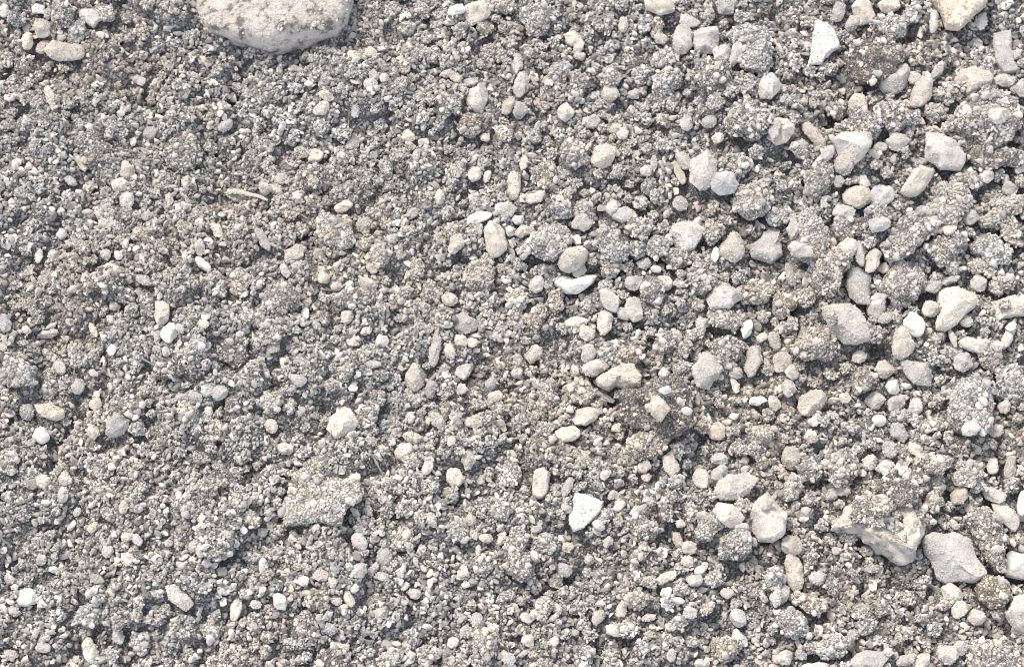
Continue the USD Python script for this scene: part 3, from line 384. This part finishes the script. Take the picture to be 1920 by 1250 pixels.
(1420,830): """190 85 118 86 -70 r b/490 140 190 150 70 c t/300 150 150 125 30 c g/740 35 84 72 -60 r p/885 35 80 60 -20 r o/630 110 82 74 40 a p/710 125 102 66 30 a l/195 250 138 105 60 c b/1190 165 182 128 10 c b/1130 290 102 84 60 r o/1190 310 38 32 10 r w/1315 130 90 60 80 r p/1415 135 128 58 85 a t/1420 235 88 76 30 c p/1390 400 178 96 -58 r p/1320 290 122 74 -20 r l/1480 335 140 56 80 r w/1450 540 130 105 30 c t/1090 840 122 84 -42 a p/1320 820 178 155 -10 c o/1225 975 92 76 -20 a b/575 940 92 86 0 c b/205 720 195 92 -80 r b/190 570 112 102 0 r b/295 650 86 74 20 c p/335 750 88 76 0 r p/90 760 132 108 40 c t/415 800 108 76 -70 c t/290 890 218 100 -8 c o/125 850 118 80 50 r p/200 1010 172 135 -25 c p/300 1140 92 84 0 c k/425 1130 148 128 40 c p/155 1200 88 74 10 r b/245 1180 62 50 -40 r g/535 1070 62 54 60 r g/605 1020 96 86 30 c p/620 1215 215 105 15 a p/320 1250 172 60 8 a w/730 1165 48 42 -50 r b/830 1210 102 56 20 a p/1065 1175 120 98 -45 a p/1140 1140 84 76 0 a p/1310 1200 270 180 -18 c k/714 431 90 60 -30 c p/774 470 74 60 -30 c b/680 372 80 70 0 c b/772 405 70 60 0 c p/806 525 64 46 -40 c b/560 420 90 44 -20 c t/640 450 80 36 -25 c p/905 215 160 140 40 c d/770 190 150 115 20 c d/880 390 120 110 70 c t/990 220 100 120 30 c o/985 330 90 110 -20 c o/930 430 80 80 0 c k/700 250 90 80 30 c d/1000 130 90 70 0 c b/915 1225 108 76 30 r y/50 340 70 60 30 r b/290 320 76 60 20 c g/360 460 90 60 60 c p/30 110 80 70 0 c t/1230 240 90 70 20 c p/1100 455 60 36 -50 r p/1130 930 90 70 60 r b/1050 900 80 66 20 c b/920 780 80 66 0 c p/650 700 84 46 15 r g/440 200 80 60 -60 c p/470 265 90 60 0 r p/420 290 64 50 0 r p/1460 1050 70 80 0 c p/700 930 80 66 40 c p/990 1040 80 60 0 c g/840 870 90 70 0 c b/380 120 60 50 0 r p""",
}
KINDOF = {"r": ("pebble", "pebble", "rounded pebbles lying on the rubble"), "a": ("stone", "stone", "angular stones lying on the rubble"), "c": ("soil_clod", "soil clod", "crumbly clods lying on the rubble")}
for kind, col, short, label, poly, high, *_ in LANDMARKS:
    add(poly, kind, col, short, label, high)
for (ox, oy), text in TABLE.items():
    for s in text.split("/"):
        x, y, L, B, deg, kind, col = s.split()
        k = 1 / 2.976
        px, py = ox + float(x) * k, oy + float(y) * k
        if kind == "r" and float(L) * float(B) < 1500: continue
        k *= 1.04 + 0.08 * min(max(px / W, 0), 1)
        add(outline(px, py, float(L) * k, float(B) * k, float(deg), "a" if kind == "c" and int(px * 3 + py) % 5 < 2 else kind, int(px * 7 + py * 13)), kind, col)

# -------------------------------------------------- labels: look, then where it lies among the landmarks
def size_word(s): return "tiny" if s < 17 else "small" if s < 25 else "middling" if s < 36 else "large" if s < 52 else "very large"
def shape_word(o):
    if o["kind"] == "r": return "oval pebble" if o["aspect"] > 1.45 else "rounded pebble"
    if o["kind"] == "a": return "elongated angular stone" if o["aspect"] > 1.6 else "angular stone"
    return "long crumbly clod" if o["aspect"] > 1.6 else "crumbly clod"
DIRS = ["right of", "above right of", "above", "above left of", "left of", "below left of", "below", "below right of"]
def gap_word(d): return "close" if d < 75 else "near and" if d < 130 else "some way" if d < 200 else "far"
marks = [o for o in stones if o["name"]] + [dict(name="tilted slab", c=(1640, 1000))]
def cands(o):
    head = f"{size_word(o['size'])} {WORD[o['col']]} {shape_word(o)}"
    rel = sorted((math.dist(o["c"], m["c"]), i) for i, m in enumerate(marks) if m is not o)
    out = []
    def where(d, i):
        m = marks[i]
        a = math.degrees(math.atan2(m["c"][1] - o["c"][1], o["c"][0] - m["c"][0])) % 360
        return f"{gap_word(d)} {DIRS[int((a + 22.5) // 45) % 8]} the {m['name']}"
    for d, i in rel[:3]: out.append(f"{head} {where(d, i)}")
    for d, i in rel[1:4]:
        if len((head + where(*rel[0]) + marks[i]["name"]).split()) < 12: out.append(f"{head} {where(*rel[0])} and {where(d, i).split(' the ')[0].replace('near and', '').replace('some way', '').replace('close', '').replace('far', '').strip()} the {marks[i]['name']}")
    return out
from collections import Counter
every = [cands(o) if not o["label"] else [o["label"]] for o in stones]
count = Counter(c for cs in every for c in set(cs))
for o, cs in zip(stones, every):
    cs = [c for c in cs if len(c.split()) <= 16]
    o["label"] = next((c for c in cs if count[c] == 1), None)
    if o["label"] is None:
        twins = sorted((p for p, q in zip(stones, every) if q and q[0] == cs[0]), key=lambda p: p["c"][0])
        xs = [p["c"][0] for p in twins]
        k = ["leftmost", "second", "third", "fourth", "fifth"][min(xs.index(o["c"][0]), 4)]
        o["label"] = f"{k} {cs[0]}" if k == "leftmost" else f"{k} {cs[0]}, counting rightwards" if len(cs[0].split()) < 14 else f"{k} {cs[0]}"

# -------------------------------------------------- build them, the largest first, smaller ones settling on larger ones
surf = ground.copy()
def settle(poly_m, c, h, zc, n=2.4):
    """Raises the surface by a stone."""
    r = np.linalg.norm(poly_m, axis=1).max()
    i0, i1 = np.clip([int((c[0] - r - X0) / STEP), int((c[0] + r - X0) / STEP) + 2], 0, NX)
    j0, j1 = np.clip([int((c[1] - r - Y0) / STEP), int((c[1] + r - Y0) / STEP) + 2], 0, NY)
    if i0 >= i1 or j0 >= j1: return
    dx, dy = np.meshgrid(gx[i0:i1] - c[0], gy[j0:j1] - c[1])
    R = radial(poly_m, np.arctan2(dy, dx).ravel()).reshape(dx.shape)
    q = 1 - (np.hypot(dx, dy) / R) ** n
    v = np.where(q > 0, zc + h * np.maximum(q, 0) ** (1 / n), -9)
    surf[j0:j1, i0:i1] = np.maximum(surf[j0:j1, i0:i1], v)

def crust_look(col):
    if col == "W": return "crust_cool"
    return {"p": "crust_cool", "g": "crust_cool", "l": "crust_cool", "w": "crust_cool", "b": "crust_warm", "o": "crust_warm", "k": "crust_warm", "y": "crust_warm", "t": "crust_brown", "d": "crust_brown", "boulder": "crust_warm"}[col]
PX = 1.0 / W            # metres per pixel, about
# the tilted slab: an upper and a lower rim, a broad worn flank between them
def ring(pts, z, k=72):
    p = np.array([at(x, y, z) for x, y in pts]); p = np.vstack([p, p[:1]])
    d = np.r_[0, np.cumsum(np.linalg.norm(np.diff(p, axis=0), axis=1))]
    t = np.linspace(0, d[-1], k, endpoint=False)
    return np.stack([np.interp(t, d, p[:, i]) for i in range(3)], 1)
z0 = gz(*at(1640, 990)[:2])
low = ring([(1563, 994), (1588, 945), (1650, 915), (1716, 935), (1738, 985), (1710, 1056), (1690, 1060), (1652, 1033), (1606, 1003)], z0 + 0.004)
upr = ring([(1566, 983), (1602, 950), (1652, 926), (1702, 945), (1724, 985), (1712, 1030), (1690, 1022), (1650, 1003), (1606, 984)], z0 + 0.026)
upr[:, 2] += 0.006 * np.clip((upr[:, 0] - upr[:, 0].mean()) / 0.04, -1, 1)
rows = [low * [0.9, 0.9, 0] + [0.1 * low[:, 0].mean(), 0.1 * low[:, 1].mean(), z0 - 0.012]] + [low + (upr - low) * t for t in np.linspace(0, 1, 9)]
mid = upr.mean(0) + [0, 0, 0.001]
rows += [upr + (mid - upr) * t for t in (0.06, 0.2, 0.4, 0.6, 0.8, 0.95)]
k = 72; v = np.vstack(rows + [mid[None]]); f = []
for r in range(len(rows) - 1):
    for i in range(k):
        a, b = r * k + i, r * k + (i + 1) % k
        f += [(a, b, b + k), (a, b + k, a + k)]
for i in range(k): f.append(((len(rows) - 1) * k + i, (len(rows) - 1) * k + (i + 1) % k, len(v) - 1))
tm = trimesh.Trimesh(v, f, process=False)
tm.fix_normals()
v = tm.vertices + tm.vertex_normals * ((meshkit.fbm(tm.vertices * 140, 4, 77) - 0.5) * 0.012 + (meshkit.fbm(tm.vertices * 45, 2, 78) - 0.5) * 0.006)[:, None]
org = np.array([v[:, 0].mean(), v[:, 1].mean(), z0])
sl = group_of("stone", org)
tag(sl, "wide beige slab tilted up with its smooth worn flank showing, lower right", "stone", KINDOF["a"][2])
put("body", (v - org, tm.faces), LOOK["b"], str(sl.GetPath()), smooth=35)
g = np.random.default_rng(99)
pts, nn = on_faces(v - org, np.array(tm.faces), 1500, g, 0.45)
gm = grains(pts, g.uniform(0.0007, 0.0019, len(pts)), g)
gr = put("grit", gm, "crust_warm", str(sl.GetPath())); tag(gr, kind="stuff"); tones(gr, gm, g)
c = low.mean(0); settle((upr - mid)[:, :2], mid[:2], 0.003, z0 + 0.024, 6)

for o in sorted(stones, key=lambda o: -o["size"]):
    seed = int(o["c"][0] * 31 + o["c"][1] * 17); g = np.random.default_rng(seed)
    kind, col, s = o["kind"], o["col"], o["size"] * PX
    h = o["high"] * 0.001 * 0.62 if o["high"] else {"r": 0.40, "a": 0.39, "c": 0.42}[kind] * s / max(1, o["aspect"] ** 0.35)
    cx, cy = o["c"]; zc = 0.0; sink = 0.0 if col == "boulder" or o["name"] == "sandy dome" else 0.42 if s < 0.014 else 0.38
    for _ in range(3):
        p = at(cx, cy, zc)
        gnd, top = float(sample(soft, p[0], p[1])[0]), float(sample(surf, p[0], p[1])[0])
        zc = gnd + sink * h if top < gnd + 0.0045 else max(gnd + sink * h, top + 0.25 * h)
    org = at(cx, cy, zc)
    poly = np.array([at(x, y, zc) for x, y in o["poly"]])[:, :2] - org[:2]
    if np.sum(poly[:, 0] * np.roll(poly[:, 1], -1) - poly[:, 1] * np.roll(poly[:, 0], -1)) < 0: poly = poly[::-1]
    sub = 5 if o["size"] > 120 else 4 if o["size"] > 46 else 3
    v, f = rock(poly, h, seed, kind, sub, 3 if col == "boulder" else 5 if o["name"] else None, 0.03 if o["name"] else 0.10)
    name, cat, grp = KINDOF["a" if kind == "r" and o["size"] > 60 else kind]
    if col == "boulder": name, cat = "boulder", "boulder"
    prim = group_of(name, org); path = str(prim.GetPath())
    tag(prim, o["label"], cat, None if col == "boulder" else grp)
    look = "boulder_look" if col == "boulder" else ELOOK[col] if kind == "c" and o["name"] != "sandy dome" else ELOOK["b"] if o["name"] == "sandy dome" else LOOK[col]
    put("body", (v, f), look, path, smooth=True if kind != "a" else 38)
    # grit that clings to it
    if kind == "c":
        cover, lo, hi = g.uniform(0.9, 2.3), 0.0007, float(g.uniform(0.0024, 0.0042))
    else:
        cover, lo, hi = (g.uniform(0.25, 1.0) if col != "w" else g.uniform(0, 0.04)), 0.0005, 0.0013
    if o["name"] == "tan boulder": cover, lo, hi = 0.8, 0.0006, 0.002
    if o["name"] in ("dark wedge", "brown clump", "brown soil lump"): cover, lo, hi = 0.55, 0.0006, 0.003
    if o["name"] == "sandy dome": cover, lo, hi = 1.5, 0.0006, 0.0026
    if col == "boulder": cover, lo, hi = 0.22, 0.0006, 0.0024
    mean = math.pi * ((lo + hi) / 2.2) ** 2
    pts, nn = on_faces(v, f, lambda a: min(a * cover / mean, 2600), g)
    if kind == "c" and len(pts):        # thick in places, bare in others
        kk = meshkit.fbm(pts / 0.0075 + seed % 83, 2, 11) > g.uniform(0.34, 0.54); pts, nn = pts[kk], nn[kk]
    if len(pts):
        rad = lo + (hi - lo) * g.uniform(0, 1, len(pts)) ** 2.6
        gm = grains(pts + nn * rad[:, None] * 0.1, rad, g)
        gr = put("grit", gm, crust_look(col), path); tag(gr, kind="stuff"); tones(gr, gm, g, lo=0.22 if kind == "c" else 0.5)
    # bits big enough to pick out, set in a clod
    if kind == "c" and o["size"] > 30:
        pts, nn = on_faces(v, f, int(min(14, 2 + (o["size"] / 24) ** 1.7)), g, 0.15)
        for q_, n_ in zip(pts, nn):
            rr = g.uniform(0.0023, 0.0045) * (1.25 if o["size"] > 80 else 1)
            e = outline(0, 0, 2.2 * rr, 1.6 * rr, g.uniform(0, 180), "a", int(g.integers(1e6)))
            e = e if np.sum(e[:, 0] * np.roll(e[:, 1], -1) - e[:, 1] * np.roll(e[:, 0], -1)) > 0 else e[::-1]
            pv, pf = rock(e, rr * 0.75, int(g.integers(1e6)), "a", 1)
            put("pebble", (pv + q_ + n_ * rr * 0.2, pf), LOOK[g.choice(list("pppbbwkg"))], path, smooth=40)
    settle(poly, org[:2], h, zc)

# -------------------------------------------------- bits of wood and root
def stick(name, look, pts, r0, r1, label, cat, lift=0.004, flat=0.6, seed=1):
    p = np.array([at(x, y, 0) for x, y in pts]); t = np.linspace(0, 1, 28)
    p = np.stack([np.interp(t, np.linspace(0, 1, len(p)), p[:, i]) for i in range(3)], 1)
    p = ndimage.gaussian_filter1d(p, 1.2, axis=0, mode="nearest")
    p[:, 2] = ndimage.gaussian_filter1d(sample(surf, p[:, 0], p[:, 1]), 4, mode="nearest") + lift
    p[:, :2] += np.array([at(x, y, p[:, 2].mean())[:2] - at(x, y, 0)[:2] for x, y in pts]).mean(0)
    d = np.gradient(p, axis=0); d /= np.linalg.norm(d, axis=1, keepdims=True)
    a = np.cross(d, [0, 0, 1.0]); a /= np.linalg.norm(a, axis=1, keepdims=True); b = np.cross(a, d)
    th = np.arange(9) / 9 * 2 * math.pi
    g = np.random.default_rng(seed); rr = (r0 + (r1 - r0) * t)[:, None] * (1 + g.uniform(-0.28, 0.28, (28, 9)))
    v = p[:, None] + rr[..., None] * (np.cos(th)[None, :, None] * a[:, None] + flat * np.sin(th)[None, :, None] * b[:, None])
    i, j = np.meshgrid(np.arange(27), np.arange(9), indexing="ij")
    q = np.stack([i * 9 + j, i * 9 + (j + 1) % 9, (i + 1) * 9 + (j + 1) % 9, (i + 1) * 9 + j], -1).reshape(-1, 4)
    f = np.vstack([q[:, [0, 2, 1]], q[:, [0, 3, 2]], [[0, k + 1, k] for k in range(1, 8)][::1], [[27 * 9, 27 * 9 + k, 27 * 9 + k + 1] for k in range(1, 8)]])
    tag(put(name, (v.reshape(-1, 3), f[:, ::-1]), look, smooth=30), label, cat)
stick("wood_splinter", "wood_look", [(424, 352), (445, 357), (465, 364), (482, 369), (504, 380)], 0.0034, 0.0012, "pale tan wood splinter lying left of the bone-shaped stone", "wood splinter", 0.009, 0.5, 3)
stick("root", "root_look", [(496, 392), (520, 388), (540, 392), (560, 401), (578, 409)], 0.0009, 0.0007, "thin grey root in the dark soil below the bone-shaped stone", "root", 0.003, 1, 4)
stick("root", "root_look", [(698, 855), (706, 868), (713, 880), (722, 893)], 0.0011, 0.0007, "short grey root fibre just right of the sandy dome of grit", "root", 0.004, 1, 5)
stick("root", "root_look", [(262, 668), (285, 680), (300, 693), (318, 703)], 0.0007, 0.0005, "hair-thin grey root below the white pebble at left", "root", 0.004, 1, 6)

# -------------------------------------------------- loose gravel and grit
def protos(n, sub, seed, a=0.30):
    out = []
    for k in range(n):
        g = np.random.default_rng(seed + k)
        v = np.array(ICO[sub].vertices)
        v = v * (1 + (meshkit.fbm(v * 1.3 + g.uniform(0, 40, 3), 3, k) - 0.5)[:, None] * 2 * a)
        for _ in range(g.integers(7, 13)):
            m = g.normal(0, 1, 3); m /= np.linalg.norm(m)
            v -= np.maximum(v @ m - g.uniform(0.42, 0.88), 0)[:, None] * m
        v *= [1, g.uniform(0.5, 0.95), g.uniform(0.4, 0.8)]
        out.append((v / np.abs(v).max(), np.array(ICO[sub].faces)))
    return out
def scatter(name, shapes, pos, rad, look, label, seed, lie):
    g = np.random.default_rng(seed)
    path = numbered("/World", name)
    pi = UsdGeom.PointInstancer.Define(stage, path)
    rel = pi.CreatePrototypesRel()
    for k, s in enumerate(shapes):
        q = f"{path}/prototypes/{name}_grain" + (f"_{k:03d}" if k else "")
        usdkit.mesh(stage, q, s, f"/World/Looks/{look}", smooth=40 if lie else False); rel.AddTarget(q)
    n = len(pos)
    e = g.normal(0, 0.35 if lie else 2, (n, 2)); yaw = g.uniform(0, 2 * math.pi, n)
    q = np.stack([np.cos(yaw / 2), 0 * yaw, 0 * yaw, np.sin(yaw / 2)], 1) + np.stack([0 * yaw, e[:, 0] / 2, e[:, 1] / 2, 0 * yaw], 1)
    q /= np.linalg.norm(q, axis=1, keepdims=True)
    pi.CreateProtoIndicesAttr(Vt.IntArray.FromNumpy(g.integers(0, len(shapes), n).astype(np.int32)))
    pi.CreatePositionsAttr(Vt.Vec3fArray.FromNumpy(pos.astype(np.float32)))
    pi.CreateOrientationsAttr(Vt.QuathArray([Gf.Quath(*map(float, x)) for x in q]))
    sc = rad[:, None] * np.stack([g.uniform(0.85, 1.2, n), g.uniform(0.8, 1.1, n), g.uniform(0.75, 1.1, n)], 1)
    pi.CreateScalesAttr(Vt.Vec3fArray.FromNumpy(sc.astype(np.float32)))
    tag(pi.GetPrim(), label, name.replace("_", " "), kind="stuff")
# crumbs of soil too many to name, each a lump with its own grains
g = np.random.default_rng(30)
NCR = 6500
x, y = g.uniform(X0 + 0.02, X1 - 0.02, NCR), g.uniform(Y0 + 0.02, Y1 - 0.02, NCR)
px = to_px(np.stack([x, y, 0 * x], 1))
rad = 0.0042 * (1 - g.uniform(0, 1, NCR)) ** (-1 / 3.0); rad = np.where(rad > 0.0085, g.uniform(0.0045, 0.008, NCR), rad)
clear = ndimage.distance_transform_edt(~(surf > ground + 0.0012)) * STEP
keep = (sample(clear, x, y) > rad * 0.75) & (meshkit.fbm(np.stack([x, y, 0 * x], 1) * 14, 2, 71) > 0.33)
x, y, rad = x[keep], y[keep], rad[keep]
order = np.argsort(-rad); x, y, rad = x[order], y[order], rad[order]
z, ok = np.zeros(len(x)), np.zeros(len(x), bool)
for k in range(len(x)):
    if float(sample(surf, x[k], y[k])[0]) > gz(x[k], y[k]) + 0.001: continue
    z[k], ok[k] = max(gz(x[k], y[k]), float(sample(soft, x[k], y[k])[0]) - 0.001) + 0.25 * rad[k], True
    stamp(surf, x[k], y[k], rad[k] * 0.92, rad[k] * 0.7, z[k])
x, y, z, rad = x[ok], y[ok], z[ok], rad[ok]
path = "/World/soil_crumbs"
pi = UsdGeom.PointInstancer.Define(stage, path); rel = pi.CreatePrototypesRel()
for k in range(14):
    q = f"{path}/prototypes/soil_crumb" + (f"_{k:03d}" if k else "")
    UsdGeom.Xform.Define(stage, q); gk = np.random.default_rng(700 + k)
    e = outline(0, 0, 0.0125, 0.0125 * gk.uniform(0.6, 1), 0, "c", 40 + k)
    e = e if np.sum(e[:, 0] * np.roll(e[:, 1], -1) - e[:, 1] * np.roll(e[:, 0], -1)) > 0 else e[::-1]
    v, f = rock(e, 0.0046, 900 + k, "c", 3)
    col = "tpbgdtkpogtbpt"[k]
    usdkit.mesh(stage, q + "/body", (v, f), f"/World/Looks/{ELOOK[col]}", smooth=True)
    pts, nn = on_faces(v, f, 70, gk); rr = 0.0006 + 0.0019 * gk.uniform(0, 1, len(pts)) ** 2.2
    gm = grains(pts + nn * rr[:, None] * 0.1, rr, gk)
    usdkit.mesh(stage, q + "/grit", gm, f"/World/Looks/{crust_look(col)}"); tones(stage.GetPrimAtPath(q + "/grit"), gm, gk, lo=0.22)
    rel.AddTarget(q)
yaw = g.uniform(0, 2 * math.pi, len(x))
pi.CreateProtoIndicesAttr(Vt.IntArray.FromNumpy(g.integers(0, 14, len(x)).astype(np.int32)))
pi.CreatePositionsAttr(Vt.Vec3fArray.FromNumpy(np.stack([x, y, z], 1).astype(np.float32)))
pi.CreateOrientationsAttr(Vt.QuathArray([Gf.Quath(math.cos(a / 2), 0, 0, math.sin(a / 2)) for a in yaw]))
pi.CreateScalesAttr(Vt.Vec3fArray.FromNumpy(np.repeat((rad / 0.00625)[:, None], 3, 1).astype(np.float32)))
tag(pi.GetPrim(), "small crumbly lumps of grey-brown soil strewn between the stones", "soil crumbs", kind="stuff")
print("crumbs", len(x))
stony = surf > ground + 0.0012
moat = ndimage.distance_transform_edt(~stony) * STEP
deep = ndimage.distance_transform_edt(stony) * STEP
def inside(px): return (px[:, 0] > -30) & (px[:, 0] < 1950) & (px[:, 1] > -30) & (px[:, 1] < 1280)

g = np.random.default_rng(31)
NG = 68000
x, y = g.uniform(X0 + 0.02, X1 - 0.02, NG), g.uniform(Y0 + 0.02, Y1 - 0.02, NG)
u = g.uniform(0, 1, NG)
rad = 0.0026 * (1 - u) ** (-1 / 1.8)
px = to_px(np.stack([x, y, 0 * x], 1)); ins = inside(px)
cap = np.where(ins, 0.0058 + 0.0024 * np.clip(px[:, 0] / W, 0, 1) ** 2, 0.013)
rad = np.where(rad > cap, g.uniform(0.0026, 0.0056, NG), rad)
dd = sample(deep, x, y)
keep = (dd < 0.25 * rad) & ((sample(moat, x, y) > 0.9 * rad) | (g.uniform(0, 1, NG) < 0.3)) & (g.uniform(0, 1, NG) < 0.38 + 0.62 * np.clip((meshkit.fbm(np.stack([x, y, 0 * x], 1) * 70, 3, 67) - 0.40) / 0.14, 0, 1))
x, y, rad = x[keep], y[keep], rad[keep]
order = np.argsort(-rad); x, y, rad = x[order], y[order], rad[order]
pile = ground.copy()
z = np.zeros(len(x))
for k in range(len(x)):
    i, j = int((x[k] - X0) / STEP), int((y[k] - Y0) / STEP)
    z[k] = min(pile[j, i], ground[j, i] + 0.004) + 0.30 * rad[k]
    stamp(pile, x[k], y[k], rad[k] * 0.85, rad[k] * 0.65, z[k])
scatter("gravel", protos(18, 2, 500, 0.4), np.stack([x, y, z], 1), rad, "gravel_look", "loose grey and beige gravel between the larger stones", 41, True)

g = np.random.default_rng(32)
NF = 800000
x, y = g.uniform(X0 + 0.02, X1 - 0.02, NF), g.uniform(Y0 + 0.02, Y1 - 0.02, NF)
px = to_px(np.stack([x, y, 0 * x], 1))
near = (px[:, 0] > -120) & (px[:, 0] < 2040) & (px[:, 1] > -120) & (px[:, 1] < 1370)
x, y = x[near], y[near]
rad = 0.00135 * (1 - g.uniform(0, 1, len(x))) ** (-1 / 2.3); rad = np.where(rad > 0.0038, g.uniform(0.0014, 0.0032, len(x)), rad)
base_z = sample(np.where(stony, ground, pile), x, y); lift = base_z - sample(ground, x, y)
dd = sample(deep, x, y)
clump = 0.40 + 0.60 * np.clip((meshkit.fbm(np.stack([x, y, 0 * x], 1) * 95, 3, 61) - 0.38) / 0.16, 0, 1)
hollow = np.clip((sample(ndimage.gaussian_filter(ground, 4.5), x, y) - sample(ground, x, y)) / 0.0025, 0, 1)      # little grit lodges in the clefts
keep = (dd < 0.0012) & ((sample(moat, x, y) > 0.0026) | (g.uniform(0, 1, len(x)) < 0.3)) & ((lift < 0.0018) | (g.uniform(0, 1, len(x)) < 0.13)) & (g.uniform(0, 1, len(x)) < (0.85 - 0.65 * hollow) * clump)
x, y, rad, base_z = x[keep], y[keep], rad[keep], base_z[keep]
scatter("grit", protos(16, 1, 900, 0.5), np.stack([x, y, base_z + rad * g.uniform(-0.1, 0.9, len(x))], 1), rad, "grit_look", "fine pale grit sprinkled over the dark earth", 42, False)
print("stones", len(stones), "gravel", len(z), "grit", len(x), Counter(o["kind"] for o in stones))
